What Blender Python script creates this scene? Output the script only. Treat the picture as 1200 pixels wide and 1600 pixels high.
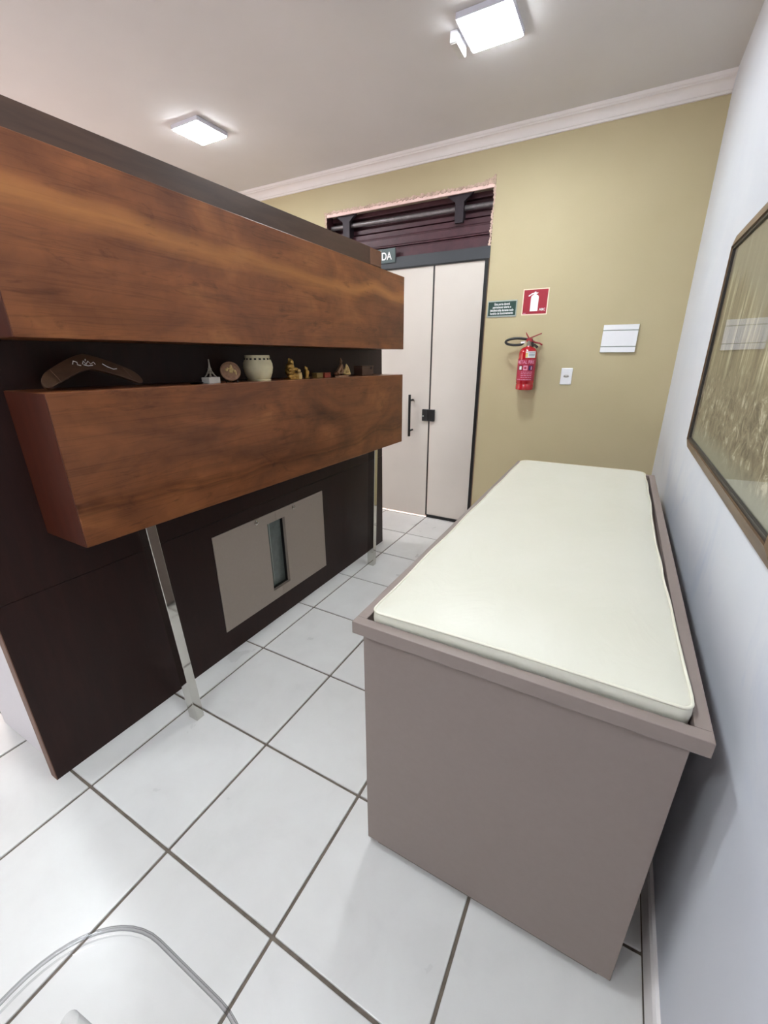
import bpy, bmesh, math, random
from mathutils import Vector, Matrix

for _o in list(bpy.data.objects):
    bpy.data.objects.remove(_o)
SC = bpy.context.scene
COL = SC.collection
S = 0.44            # metres per floor tile: every coordinate below is written in tiles
rnd = random.Random(7)

# ------------------------------------------------------------------ camera
def make_camera():
    yaw, pit, rol = -0.501737543, -0.358617080, -0.0025
    cy, sy, cp, sp, cr, sr = math.cos(yaw), math.sin(yaw), math.cos(pit), math.sin(pit), math.cos(rol), math.sin(rol)
    fwd = Vector((sy * cp, cy * cp, sp)); right = Vector((cy, -sy, 0)); up = right.cross(fwd)
    r2 = right * cr + up * sr; u2 = -right * sr + up * cr
    cd = bpy.data.cameras.new('camera'); cam = bpy.data.objects.new('camera', cd); COL.objects.link(cam)
    m = Matrix((r2, u2, -fwd)).transposed().to_4x4()
    m.translation = Vector((3.31866, -0.96120, 3.34501)) * S
    cam.matrix_world = m
    cd.sensor_fit = 'VERTICAL'; cd.sensor_height = 36.0; cd.lens = 649.05 / 1600 * 36.0
    cd.clip_start = 0.01; cd.clip_end = 100
    SC.camera = cam
make_camera()

# ------------------------------------------------------------------ world, daylight, exposure
W = bpy.data.worlds.new('daylight'); SC.world = W; W.use_nodes = True
bg = W.node_tree.nodes['Background']
bg.inputs['Color'].default_value = (1.0, 0.76, 0.68, 1); bg.inputs['Strength'].default_value = 3.2
SC.view_settings.view_transform = 'Standard'; SC.view_settings.look = 'None'
SC.view_settings.gamma = 1.0; SC.view_settings.use_curve_mapping = False
SC.view_settings.exposure = 0.80
SC.cycles.transparent_max_bounces = 32
LED = (0.89, 0.96, 1.0); LED_STRENGTH = 78.0
# the window in the far side wall lets the daylight in (portal = sampling aid for the world light)
pl = bpy.data.lights.new('window_daylight', 'AREA'); pl.shape = 'RECTANGLE'; pl.size = 4.2 * S; pl.size_y = 3.1 * S
pl.cycles.is_portal = True
po = bpy.data.objects.new('window_daylight', pl); COL.objects.link(po)
po.location = (-7.02 * S, 2.6 * S, 3.55 * S); po.rotation_euler = (0, -math.pi / 2, 0)

# ------------------------------------------------------------------ helpers
def lin(c):
    return tuple(((v / 255) / 12.92 if v / 255 <= 0.04045 else ((v / 255 + 0.055) / 1.055) ** 2.4) for v in c) + (1.0,)

class N:
    def __init__(s, name):
        s.m = bpy.data.materials.new(name); s.m.use_nodes = True; s.t = s.m.node_tree; s.b = s.t.nodes['Principled BSDF']
    def n(s, typ, **kw):
        nd = s.t.nodes.new(typ)
        for k, v in kw.items():
            if k.startswith('i_'): nd.inputs[k[2:].replace('_', ' ')].default_value = v
            else: setattr(nd, k, v)
        return nd
    def l(s, a, b): s.t.links.new(a, b)
    def coords(s, scale=(1, 1, 1), kind='Object', rot=(0, 0, 0)):
        c = s.n('ShaderNodeTexCoord'); mp = s.n('ShaderNodeMapping'); mp.inputs['Scale'].default_value = scale
        mp.inputs['Rotation'].default_value = rot
        s.l(c.outputs[kind], mp.inputs['Vector']); return mp.outputs['Vector']
    def noise(s, vec, scale, detail=4, rough=0.55, dist=0.0):
        nd = s.n('ShaderNodeTexNoise'); nd.inputs['Scale'].default_value = scale; nd.inputs['Detail'].default_value = detail
        nd.inputs['Roughness'].default_value = rough; nd.inputs['Distortion'].default_value = dist
        if vec is not None: s.l(vec, nd.inputs['Vector'])
        return nd.outputs['Fac']
    def ramp(s, fac, stops):
        r = s.n('ShaderNodeValToRGB'); e = r.color_ramp.elements
        while len(e) < len(stops): e.new(0.5)
        for el, (p, c) in zip(e, stops): el.position = p; el.color = c
        s.l(fac, r.inputs['Fac']); return r.outputs['Color']
    def mix(s, fac, a, b, blend='MIX'):
        m = s.n('ShaderNodeMix', data_type='RGBA', blend_type=blend)
        for k, v in ((0, fac), (6, a), (7, b)):
            if isinstance(v, (int, float, tuple)): m.inputs[k].default_value = v
            else: s.l(v, m.inputs[k])
        return m.outputs[2]
    def bump(s, h, strength=0.2, dist=0.01):
        b = s.n('ShaderNodeBump'); b.inputs['Strength'].default_value = strength; b.inputs['Distance'].default_value = dist
        s.l(h, b.inputs['Height']); s.l(b.outputs['Normal'], s.b.inputs['Normal'])
    def set(s, **kw):
        for k, v in kw.items():
            k = k.replace('_', ' ')
            if isinstance(v, (int, float, tuple)): s.b.inputs[k].default_value = v
            else: s.l(v, s.b.inputs[k])
        return s.m

def plain(name, rgb, rough=0.5, metal=0.0, var=0.06, scale=20, bump=0.0, coat=0.0):
    k = N(name); f = k.noise(k.coords(), scale)
    c = lin(rgb); a = tuple(v * (1 - var) for v in c[:3]) + (1,); b = tuple(min(1, v * (1 + var)) for v in c[:3]) + (1,)
    k.set(Base_Color=k.ramp(f, [(0.3, a), (0.7, b)]), Roughness=rough, Metallic=metal)
    if coat: k.set(Coat_Weight=coat, Coat_Roughness=0.08)
    if bump: k.bump(k.noise(k.coords(), scale * 4), bump, 0.004)
    return k.m

M = {}
def mats():
    k = N('tan_wall_paint'); v = k.coords(); f = k.noise(v, 1.6, 3)
    k.set(Base_Color=k.ramp(f, [(0.3, lin((187, 173, 137))), (0.7, lin((193, 179, 144)))]), Roughness=0.62)
    k.bump(k.noise(v, 90, 4), 0.10, 0.004); M['tan'] = k.m
    k = N('white_wall_paint'); v = k.coords(); f = k.noise(v, 1.4, 4, 0.6, 0.6)
    st = k.noise(k.coords((1, 1, 0.55)), 2.3, 5, 0.62, 1.2)
    base = k.ramp(f, [(0.3, lin((214, 217, 226))), (0.7, lin((221, 223, 230)))])
    # scuffed bluish patches rubbed into the paint in a band beside the bed
    sep = k.n('ShaderNodeSeparateXYZ'); k.l(v, sep.inputs[0])
    band = k.ramp(k.n_map(sep.outputs['Z'], 0.60, 1.35), [(0.0, (0, 0, 0, 1)), (0.2, (0.3, 0.3, 0.3, 1)), (0.40, (1, 1, 1, 1)), (0.7, (0.1, 0.1, 0.1, 1))])
    sm = k.ramp(st, [(0.5, (0, 0, 0, 1)), (0.66, (1, 1, 1, 1))])
    fac = k.mix(1.0, sm, band, 'MULTIPLY')
    fac2 = k.n('ShaderNodeMath', operation='MULTIPLY'); k.l(fac, fac2.inputs[0]); fac2.inputs[1].default_value = 0.55
    k.set(Base_Color=k.mix(fac2.outputs[0], base, lin((186, 196, 218))), Roughness=0.55)
    k.bump(k.noise(v, 60, 4), 0.06, 0.004); M['white_wall'] = k.m
    k = N('ceiling_paint'); v = k.coords(); f = k.noise(v, 2.0, 3)
    k.set(Base_Color=k.ramp(f, [(0.3, lin((208, 204, 203))), (0.7, lin((213, 209, 208)))]), Roughness=0.8)
    k.bump(k.noise(v, 120, 3), 0.05, 0.003); M['ceiling'] = k.m
    M['crown'] = plain('white_plaster', (238, 232, 230), 0.6, var=0.02, scale=5)
    # glazed tile, a little different from tile to tile
    k = N('glazed_tile'); v = k.coords(); oi = k.n('ShaderNodeObjectInfo')
    add = k.n('ShaderNodeVectorMath', operation='ADD'); k.l(v, add.inputs[0])
    sc = k.n('ShaderNodeVectorMath', operation='SCALE'); k.l(oi.outputs['Location'], sc.inputs[0]); sc.inputs['Scale'].default_value = 7.3
    k.l(sc.outputs[0], add.inputs[1])
    f = k.noise(add.outputs[0], 5, 5, 0.6, 0.4)
    c1 = k.ramp(f, [(0.25, lin((207, 205, 203))), (0.5, lin((214, 212, 210))), (0.8, lin((219, 218, 216)))])
    tint = k.ramp(oi.outputs['Random'], [(0.0, (0.965, 0.96, 0.955, 1)), (1.0, (1, 1, 1, 1))])
    rr = k.n('ShaderNodeMapRange'); k.l(f, rr.inputs['Value']); rr.inputs['To Min'].default_value = 0.24; rr.inputs['To Max'].default_value = 0.34
    k.set(Base_Color=k.mix(1.0, c1, tint, 'MULTIPLY'), Roughness=rr.outputs[0], Specular_IOR_Level=0.45)
    k.bump(k.noise(add.outputs[0], 9, 3), 0.10, 0.004); M['tile'] = k.m
    M['grout'] = plain('grout', (104, 94, 84), 0.85, var=0.25, scale=30)
    # veneer of the two horizontal beams: long grain, cloudy figure, a pale streak
    k = N('figured_veneer'); v = k.coords((1.0, 1.0, 1.0))
    g = k.noise(k.coords((6, 0.45, 9)), 3.0, 7, 0.62, 0.5)
    cl = k.noise(k.coords((1, 0.7, 1.6)), 3.2, 4, 0.55, 0.9)
    col = k.ramp(cl, [(0.25, lin((74, 41, 24))), (0.42, lin((100, 58, 34))), (0.58, lin((119, 71, 41))), (0.78, lin((142, 93, 54)))])
    gr = k.ramp(g, [(0.25, (0.62, 0.58, 0.55, 1)), (0.5, (1, 1, 1, 1)), (0.8, (1.0, 0.98, 0.95, 1))])
    col = k.mix(0.75, col, gr, 'MULTIPLY')
    mot = k.ramp(k.noise(k.coords((1, 1.0, 0.8)), 22, 4, 0.6, 0.4), [(0.3, (0.84, 0.82, 0.80, 1)), (0.55, (1, 1, 1, 1)), (0.75, (1.0, 1.0, 1.0, 1))])
    col = k.mix(0.8, col, mot, 'MULTIPLY')
    lin_ = k.ramp(k.noise(k.coords((3, 0.35, 7)), 4.0, 3, 0.5, 1.2), [(0.47, (1, 1, 1, 1)), (0.5, (0.62, 0.56, 0.5, 1)), (0.53, (1, 1, 1, 1))])
    col = k.mix(0.5, col, lin_, 'MULTIPLY')
    sep = k.n('ShaderNodeSeparateXYZ'); k.l(v, sep.inputs[0])
    wob = k.noise(k.coords((0, 1, 0)), 1.1, 2, 0.5)
    ma = k.n('ShaderNodeMath', operation='MULTIPLY_ADD'); k.l(wob, ma.inputs[0]); ma.inputs[1].default_value = 0.30; k.l(sep.outputs['Z'], ma.inputs[2])
    fine = k.n('ShaderNodeMath', operation='MULTIPLY_ADD'); k.l(g, fine.inputs[0]); fine.inputs[1].default_value = 0.06; k.l(ma.outputs[0], fine.inputs[2])
    M['_streak_in'] = None
    s1 = k.n('ShaderNodeMapRange'); k.l(fine.outputs[0], s1.inputs['Value'])
    s1.inputs['From Min'].default_value = 1.70; s1.inputs['From Max'].default_value = 2.15
    band = k.ramp(s1.outputs[0], [(0.0, (0, 0, 0, 1)), (0.55, (0, 0, 0, 1)), (0.66, (1, 1, 1, 1)), (0.72, (0.55, 0.55, 0.55, 1)), (0.76, (0, 0, 0, 1))])
    bf = k.n('ShaderNodeMath', operation='MULTIPLY'); k.l(band, bf.inputs[0]); bf.inputs[1].default_value = 0.62
    col = k.mix(bf.outputs[0], col, lin((158, 104, 56)))
    s2 = k.n_map(fine.outputs[0], 1.10, 1.36)
    low = k.ramp(s2, [(0.0, (1, 1, 1, 1)), (0.26, (1, 1, 1, 1)), (0.33, (0.48, 0.42, 0.36, 1)), (0.37, (0.9, 0.86, 0.8, 1)), (0.42, (0.6, 0.54, 0.48, 1)), (0.5, (1, 1, 1, 1))])
    col = k.mix(0.8, col, low, 'MULTIPLY')
    knots = k.ramp(k.noise(k.coords((1, 0.6, 2.2)), 7, 5, 0.6, 1.8), [(0.30, (0.5, 0.45, 0.42, 1)), (0.40, (1, 1, 1, 1))])
    col = k.mix(0.7, col, knots, 'MULTIPLY')
    k.set(Base_Color=col, Roughness=0.36, Specular_IOR_Level=0.35)
    k.bump(g, 0.05, 0.003); M['veneer'] = k.m
    k = N('reddish_end_veneer'); g = k.noise(k.coords((6, 6, 0.6)), 4, 6, 0.6, 0.4)
    k.set(Base_Color=k.ramp(g, [(0.25, lin((58, 24, 15))), (0.75, lin((84, 37, 22)))]), Roughness=0.42); M['endgrain'] = k.m
    k = N('dark_wood_panel'); g = k.noise(k.coords((5, 5, 0.8)), 5, 6, 0.65, 0.3)
    k.set(Base_Color=k.ramp(g, [(0.2, lin((30, 15, 12))), (0.55, lin((39, 20, 16))), (0.85, lin((48, 26, 21)))]), Roughness=0.45, Specular_IOR_Level=0.25)
    k.bump(g, 0.05, 0.002); M['dark'] = k.m
    k = N('worn_brown_edge'); g = k.noise(k.coords((4, 4, 1)), 8, 5)
    k.set(Base_Color=k.ramp(g, [(0.3, lin((96, 66, 52))), (0.7, lin((128, 92, 72)))]), Roughness=0.55); M['edge'] = k.m
    k = N('brown_top_wood'); g = k.noise(k.coords((5, 0.6, 6)), 5, 6, 0.6, 0.5)
    k.set(Base_Color=k.ramp(g, [(0.25, lin((54, 40, 33))), (0.75, lin((72, 54, 45)))]), Roughness=0.42, Specular_IOR_Level=0.3); M['topwood'] = k.m
    M['topend'] = plain('lighter_brown_end_wood', (92, 62, 46), 0.42, var=0.15, scale=25)
    M['chrome'] = plain('polished_chrome', (205, 203, 196), 0.06, 1.0, 0.02)
    M['taupe'] = plain('taupe_laminate', (137, 123, 117), 0.5, var=0.02, scale=60)
    M['taupe_panel'] = plain('grey_taupe_panel', (166, 154, 142), 0.5, var=0.02, scale=60)
    M['plinth'] = plain('dark_taupe_plinth', (92, 82, 76), 0.6)
    k = N('cream_vinyl'); v = k.coords(); f = k.noise(v, 2.2, 4, 0.55, 0.5)
    k.set(Base_Color=k.ramp(f, [(0.3, lin((212, 209, 194))), (0.7, lin((217, 214, 201)))]), Roughness=0.42, Specular_IOR_Level=0.4)
    w = k.noise(k.coords((1.3, 0.8, 1)), 5, 4, 0.55, 1.4)
    k.bump(w, 0.16, 0.03); M['vinyl'] = k.m
    M['piping'] = plain('cream_piping', (224, 220, 203), 0.45, var=0.02)
    M['black'] = plain('black_metal', (20, 20, 21), 0.38, 0.0, 0.1)
    M['header'] = plain('charcoal_metal', (62, 64, 68), 0.4, 0.2, 0.04)
    k = N('white_coated_glass'); f = k.noise(k.coords(), 3, 2)
    k.set(Base_Color=k.ramp(f, [(0.3, lin((208, 199, 190))), (0.7, lin((212, 203, 194)))]), Roughness=0.3, Specular_IOR_Level=0.45); M['doorglass'] = k.m
    k = N('maroon_old_paint'); f = k.noise(k.coords(), 14, 6, 0.65)
    k.set(Base_Color=k.ramp(f, [(0.3, lin((64, 34, 42))), (0.68, lin((82, 46, 54))), (0.8, lin((104, 68, 70)))]), Roughness=0.5); k.bump(f, 0.2, 0.004); M['maroon'] = k.m
    M['dullsteel'] = plain('dull_dark_steel', (128, 122, 124), 0.42, 0.6, 0.2, 30)
    M['iron'] = plain('dark_iron', (52, 44, 50), 0.55, 0.3, 0.2, 30)
    k = N('raw_plaster'); f = k.noise(k.coords(), 40, 6, 0.7)
    k.set(Base_Color=k.ramp(f, [(0.3, lin((150, 128, 108))), (0.5, lin((206, 178, 162))), (0.7, lin((232, 206, 196)))]), Roughness=0.9); k.bump(f, 0.6, 0.01); M['plaster'] = k.m
    M['soffit'] = plain('pink_lit_plaster', (246, 214, 206), 0.8, var=0.05, scale=40)  # pink light along the soffit edge put into the plaster colour
    M['red'] = plain('red_enamel', (176, 18, 32), 0.25, var=0.03, coat=0.5)
    M['redlever'] = plain('red_lever_paint', (150, 28, 40), 0.4)
    M['labelred'] = plain('dark_red_label', (166, 26, 58), 0.4, var=0.04)
    M['white'] = plain('white_plastic', (240, 240, 243), 0.35, var=0.01)
    M['print_white'] = plain('white_print', (240, 240, 240), 0.5, var=0.01)
    M['pale_pink'] = plain('pale_pink_print', (222, 150, 178), 0.5, var=0.02)
    M['navy'] = plain('navy_print', (46, 36, 84), 0.5)
    M['yellow'] = plain('yellow_print', (220, 196, 120), 0.5)
    M['signgreen'] = plain('dark_green_plastic', (34, 66, 58), 0.4, var=0.05)
    M['exitgreen'] = plain('grey_green_plastic', (74, 88, 88), 0.4, var=0.03)
    M['silver'] = plain('silver_rim', (168, 176, 170), 0.35, 0.3)
    M['signred'] = plain('sign_red', (160, 22, 46), 0.4, var=0.03)
    M['cream_sticker'] = plain('cream_sticker', (240, 224, 204), 0.5, var=0.01)
    M['rubber'] = plain('black_rubber', (24, 22, 22), 0.35)
    M['desk'] = plain('white_laminate', (222, 216, 220), 0.45, var=0.01)
    k = N('brown_picture_frame'); g = k.noise(k.coords((5, 0.8, 5)), 7, 5)
    k.set(Base_Color=k.ramp(g, [(0.3, lin((104, 82, 62))), (0.7, lin((134, 110, 84)))]), Roughness=0.35, Metallic=0.25); M['pframe'] = k.m
    M['fillet'] = plain('dark_fillet', (44, 40, 38), 0.4)
    k = N('picture_glass'); k.t.nodes.remove(k.b)
    out = k.t.nodes['Material Output']; tr = k.n('ShaderNodeBsdfTransparent'); gl = k.n('ShaderNodeBsdfGlossy'); gl.inputs['Roughness'].default_value = 0.03
    mx = k.n('ShaderNodeMixShader')
    k.l(k.schlick(0.03), mx.inputs[0]); k.l(tr.outputs[0], mx.inputs[1]); k.l(gl.outputs[0], mx.inputs[2]); k.l(mx.outputs[0], out.inputs['Surface']); M['pglass'] = k.m
    k = N('clear_polycarbonate'); k.t.nodes.remove(k.b)
    out = k.t.nodes['Material Output']; tr = k.n('ShaderNodeBsdfTransparent'); gl = k.n('ShaderNodeBsdfGlossy'); gl.inputs['Roughness'].default_value = 0.04
    lw = k.n('ShaderNodeLayerWeight'); lw.inputs['Blend'].default_value = 0.35
    tc = k.ramp(lw.outputs['Facing'], [(0.0, (0.985, 0.985, 0.985, 1)), (0.45, (0.95, 0.95, 0.952, 1)), (0.75, (0.62, 0.62, 0.63, 1)), (1.0, (0.25, 0.25, 0.27, 1))])
    k.l(tc, tr.inputs['Color'])
    mx = k.n('ShaderNodeMixShader')
    k.l(k.schlick(0.035), mx.inputs[0]); k.l(tr.outputs[0], mx.inputs[1]); k.l(gl.outputs[0], mx.inputs[2]); k.l(mx.outputs[0], out.inputs['Surface']); M['clear'] = k.m
    k = N('clear_polycarbonate_edge'); k.t.nodes.remove(k.b)
    out = k.t.nodes['Material Output']; tr = k.n('ShaderNodeBsdfTransparent'); gl = k.n('ShaderNodeBsdfGlossy'); gl.inputs['Roughness'].default_value = 0.05
    lw = k.n('ShaderNodeLayerWeight'); lw.inputs['Blend'].default_value = 0.5
    k.l(k.ramp(lw.outputs['Facing'], [(0.0, (0.86, 0.86, 0.87, 1)), (0.5, (0.62, 0.62, 0.63, 1)), (1.0, (0.2, 0.2, 0.21, 1))]), tr.inputs['Color'])
    mx = k.n('ShaderNodeMixShader')
    k.l(k.schlick(0.05), mx.inputs[0]); k.l(tr.outputs[0], mx.inputs[1]); k.l(gl.outputs[0], mx.inputs[2]); k.l(mx.outputs[0], out.inputs['Surface']); M['clear_edge'] = k.m
    # old engraving: buildings in upright strokes over a crowded street, hazy sky
    k = N('sepia_engraving'); v = k.coords((1, 1, 1), 'Generated')
    sep = k.n('ShaderNodeSeparateXYZ'); k.l(v, sep.inputs[0])
    strokes = k.noise(k.coords((1, 34, 1.6), 'Generated'), 1.0, 7, 0.7, 0.5)
    blocks = k.noise(k.coords((1, 7, 2.2), 'Generated'), 1.3, 4, 0.6, 0.6)
    crowd = k.noise(k.coords((1, 26, 14), 'Generated'), 1.0, 6, 0.7, 1.0)
    c1 = k.ramp(strokes, [(0.38, lin((92, 82, 58))), (0.47, lin((132, 120, 90))), (0.55, lin((160, 148, 114))), (0.62, lin((214, 206, 172)))])
    c2 = k.ramp(blocks, [(0.3, (0.8, 0.79, 0.77, 1)), (0.6, (1, 1, 1, 1))])
    c1 = k.mix(1.0, c1, c2, 'MULTIPLY')
    cc = k.ramp(crowd, [(0.38, lin((74, 66, 50))), (0.48, lin((128, 116, 92))), (0.56, lin((152, 140, 112))), (0.63, lin((216, 210, 184)))])
    low = k.ramp(sep.outputs['Z'], [(0.0, (1, 1, 1, 1)), (0.30, (1, 1, 1, 1)), (0.46, (0, 0, 0, 1))])
    c1 = k.mix(low, c1, cc)
    dd = k.n('ShaderNodeMath', operation='MULTIPLY_ADD'); k.l(blocks, dd.inputs[0]); dd.inputs[1].default_value = 0.5; k.l(sep.outputs['Z'], dd.inputs[2])
    yy = k.n('ShaderNodeMath', operation='MULTIPLY_ADD'); k.l(sep.outputs['Y'], yy.inputs[0]); yy.inputs[1].default_value = -0.45; k.l(dd.outputs[0], yy.inputs[2])
    sky = k.ramp(yy.outputs[0], [(0.62, (0, 0, 0, 1)), (0.72, (0.85, 0.85, 0.85, 1))])
    c1 = k.mix(sky, c1, lin((146, 140, 120)))
    gr = k.ramp(sep.outputs['Z'], [(0.0, (1, 1, 1, 1)), (0.05, (0.9, 0.9, 0.9, 1)), (0.13, (0, 0, 0, 1))])
    c1 = k.mix(gr, c1, lin((146, 146, 128)))
    k.set(Base_Color=c1, Roughness=0.7); M['engraving'] = k.m
    k = N('led_diffuser'); k.set(Base_Color=(0.9, 0.9, 0.9, 1), Emission_Color=LED + (1,), Emission_Strength=LED_STRENGTH); M['led'] = k.m
    M['ledframe'] = plain('white_light_frame', (232, 234, 246), 0.4, var=0.01)
    M['cream_ceramic'] = plain('cream_ceramic', (206, 196, 160), 0.45, var=0.06, scale=30)
    M['hole'] = plain('dark_cutout', (34, 28, 22), 0.8)
    M['gold'] = plain('aged_gold', (176, 140, 72), 0.38, 0.7, 0.25, 40)
    M['palegold'] = plain('pale_worn_gold', (206, 178, 120), 0.45, 0.4, 0.25, 40)
    M['bronze'] = plain('aged_bronze', (138, 106, 82), 0.42, 0.6, 0.25, 60)
    M['pewter'] = plain('grey_pewter', (150, 142, 130), 0.4, 0.6, 0.15, 40)
    M['marble'] = plain('pale_stone_base', (206, 204, 198), 0.4, var=0.06)
    k = N('dark_boomerang_wood'); g = k.noise(k.coords((3, 1, 3)), 12, 5)
    k.set(Base_Color=k.ramp(g, [(0.3, lin((70, 48, 34))), (0.7, lin((92, 66, 46)))]), Roughness=0.45); M['boom'] = k.m
    M['olive'] = plain('olive_box_paint', (138, 112, 58), 0.5, var=0.15)
    M['redbox'] = plain('brick_red_box_paint', (150, 62, 46), 0.5, var=0.15)
    M['brownbox'] = plain('brown_leather', (88, 64, 52), 0.5, var=0.12)
    M['slotglass'] = plain('grey_green_pane', (104, 112, 108), 0.25, var=0.1, scale=40)
    M['slotdark'] = plain('dark_recess', (20, 18, 17), 0.6)
    M['winwhite'] = plain('white_window_frame', (225, 222, 218), 0.5)
    M['pave'] = plain('sunlit_pavement', (206, 176, 150), 0.8)

def n_map(self, val, a, b):
    r = self.n('ShaderNodeMapRange'); self.l(val, r.inputs['Value']); r.inputs['From Min'].default_value = a; r.inputs['From Max'].default_value = b
    return r.outputs[0]
N.n_map = n_map
def schlick(self, f0):
    lw = self.n('ShaderNodeLayerWeight'); lw.inputs['Blend'].default_value = 0.5
    p = self.n('ShaderNodeMath', operation='POWER'); self.l(lw.outputs['Facing'], p.inputs[0]); p.inputs[1].default_value = 5.0
    q = self.n('ShaderNodeMath', operation='MULTIPLY_ADD'); self.l(p.outputs[0], q.inputs[0]); q.inputs[1].default_value = (1 - f0) * 0.55; q.inputs[2].default_value = f0
    return q.outputs[0]
N.schlick = schlick
mats()

def tag(o, label, cat=None, group=None, kind=None):
    if label: o['label'] = label
    if cat: o['category'] = cat
    if group: o['group'] = group
    if kind: o['kind'] = kind
    return o

def empty(name, loc=(0, 0, 0), rz=0.0, rx=0.0, ry=0.0):
    o = bpy.data.objects.new(name, None); o.empty_display_size = 0.05; COL.objects.link(o)
    o.location = Vector(loc) * S; o.rotation_euler = (rx, ry, rz); return o

class MB:
    """collects shapes in tile units; build() links them as one mesh object"""
    def __init__(s): s.v = []; s.f = []
    def add(s, vs, fs):
        n = len(s.v); s.v += [tuple(p) for p in vs]; s.f += [tuple(i + n for i in f) for f in fs]; return s
    def box(s, x0, x1, y0, y1, z0, z1):
        return s.hexa([(x0, y0, z0), (x1, y0, z0), (x1, y1, z0), (x0, y1, z0), (x0, y0, z1), (x1, y0, z1), (x1, y1, z1), (x0, y1, z1)])
    def hexa(s, p):
        return s.add(p, [(0, 3, 2, 1), (4, 5, 6, 7), (0, 1, 5, 4), (1, 2, 6, 5), (2, 3, 7, 6), (3, 0, 4, 7)])
    def lathe(s, prof, c=(0, 0, 0), n=32, cap=True):
        vs, fs = [], []
        for r, z in prof:
            for i in range(n):
                a = 2 * math.pi * i / n; vs.append((c[0] + r * math.cos(a), c[1] + r * math.sin(a), c[2] + z))
        for j in range(len(prof) - 1):
            for i in range(n):
                k = (i + 1) % n; fs.append((j * n + i, j * n + k, (j + 1) * n + k, (j + 1) * n + i))
        if cap:
            fs.append(tuple(reversed(range(n)))); fs.append(tuple((len(prof) - 1) * n + i for i in range(n)))
        return s.add(vs, fs)
    def tube(s, path, r, n=10, closed=False):
        P = [Vector(p) for p in path]; m = len(P); vs, fs = [], []; ref = None
        for i in range(m):
            a = P[i - 1] if (i > 0 or closed) else P[i]; b = P[(i + 1) % m] if (i < m - 1 or closed) else P[i]
            t = (b - a).normalized()
            if ref is None: ref = Vector((0, 0, 1)) if abs(t.z) < 0.9 else Vector((1, 0, 0))
            u = (ref - t * ref.dot(t)).normalized(); ref = u; w = t.cross(u)
            rr = r[i] if isinstance(r, (list, tuple)) else r
            for k in range(n):
                an = 2 * math.pi * k / n; vs.append(P[i] + (u * math.cos(an) + w * math.sin(an)) * rr)
        for i in range(m if closed else m - 1):
            j = (i + 1) % m
            for k in range(n):
                q = (k + 1) % n; fs.append((i * n + k, i * n + q, j * n + q, j * n + k))
        if not closed:
            fs.append(tuple(reversed(range(n)))); fs.append(tuple((m - 1) * n + k for k in range(n)))
        return s.add(vs, fs)
    def ell(s, c, r, n=14, rot=None):
        vs, fs = [], []; m = n // 2 + 1
        for j in range(m + 1):
            th = math.pi * j / m
            for i in range(n):
                a = 2 * math.pi * i / n
                p = Vector((r[0] * math.sin(th) * math.cos(a), r[1] * math.sin(th) * math.sin(a), r[2] * math.cos(th)))
                if rot is not None: p = rot @ p
                vs.append(p + Vector(c))
        for j in range(m):
            for i in range(n):
                k = (i + 1) % n; fs.append((j * n + i, (j + 1) * n + i, (j + 1) * n + k, j * n + k))
        return s.add(vs, fs)
    def prism(s, poly, axis, a, b):
        """poly of 2D points extruded along axis ('x','y','z') from a to b"""
        def P(p, t): return {'x': (t, p[0], p[1]), 'y': (p[0], t, p[1]), 'z': (p[0], p[1], t)}[axis]
        n = len(poly)
        return s.add([P(p, a) for p in poly] + [P(p, b) for p in poly],
                     [tuple(range(n)), tuple(reversed(range(n, 2 * n)))] + [(i, i + n, (i + 1) % n + n, (i + 1) % n) for i in range(n)])
    def build(s, name, mat, parent=None, bevel=0.0, seg=2, smooth=False, off=(0, 0, 0), remesh=0.0, weld=False):
        me = bpy.data.meshes.new(name)
        me.from_pydata([((p[0] - off[0]) * S, (p[1] - off[1]) * S, (p[2] - off[2]) * S) for p in s.v], [], s.f)
        bm = bmesh.new(); bm.from_mesh(me)
        if weld: bmesh.ops.remove_doubles(bm, verts=bm.verts, dist=1e-5)
        bmesh.ops.recalc_face_normals(bm, faces=bm.faces)
        if bevel: bmesh.ops.bevel(bm, geom=list(bm.edges), offset=bevel * S, segments=seg, affect='EDGES', profile=0.5)
        bm.to_mesh(me); bm.free()
        me.materials.append(M[mat] if isinstance(mat, str) else mat)
        o = bpy.data.objects.new(name, me); COL.objects.link(o)
        if parent: o.parent = parent
        if smooth:
            for p in me.polygons: p.use_smooth = True
            if smooth != 'all':
                md = o.modifiers.new('edges', 'EDGE_SPLIT'); md.split_angle = math.radians(40)
        if remesh:
            md = o.modifiers.new('merge', 'REMESH'); md.mode = 'VOXEL'; md.voxel_size = remesh * S; md.use_smooth_shade = True
            sm = o.modifiers.new('soften', 'SMOOTH'); sm.iterations = 2
        return o

def text_mesh(name, body, size, mat, parent, place, align='CENTER', depth=0.002, bold=False, stretch=1.0):
    """lettering: place maps the flat (u, v, w) of the text, in tiles, to 3D tiles"""
    cu = bpy.data.curves.new(name, 'FONT'); cu.body = body; cu.align_x = align; cu.size = size; cu.extrude = depth
    if bold: cu.offset = size * 0.018
    tmp = bpy.data.objects.new(name + '_tmp', cu); COL.objects.link(tmp)
    dg = bpy.context.evaluated_depsgraph_get()
    me = bpy.data.meshes.new_from_object(tmp.evaluated_get(dg))
    bpy.data.objects.remove(tmp); bpy.data.curves.remove(cu)
    for v in me.vertices: v.co = Vector(place(v.co.x * stretch, v.co.y, v.co.z)) * S
    me.materials.clear(); me.materials.append(M[mat]); me.name = name
    o = bpy.data.objects.new(name, me); COL.objects.link(o); o.parent = parent; return o

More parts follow.
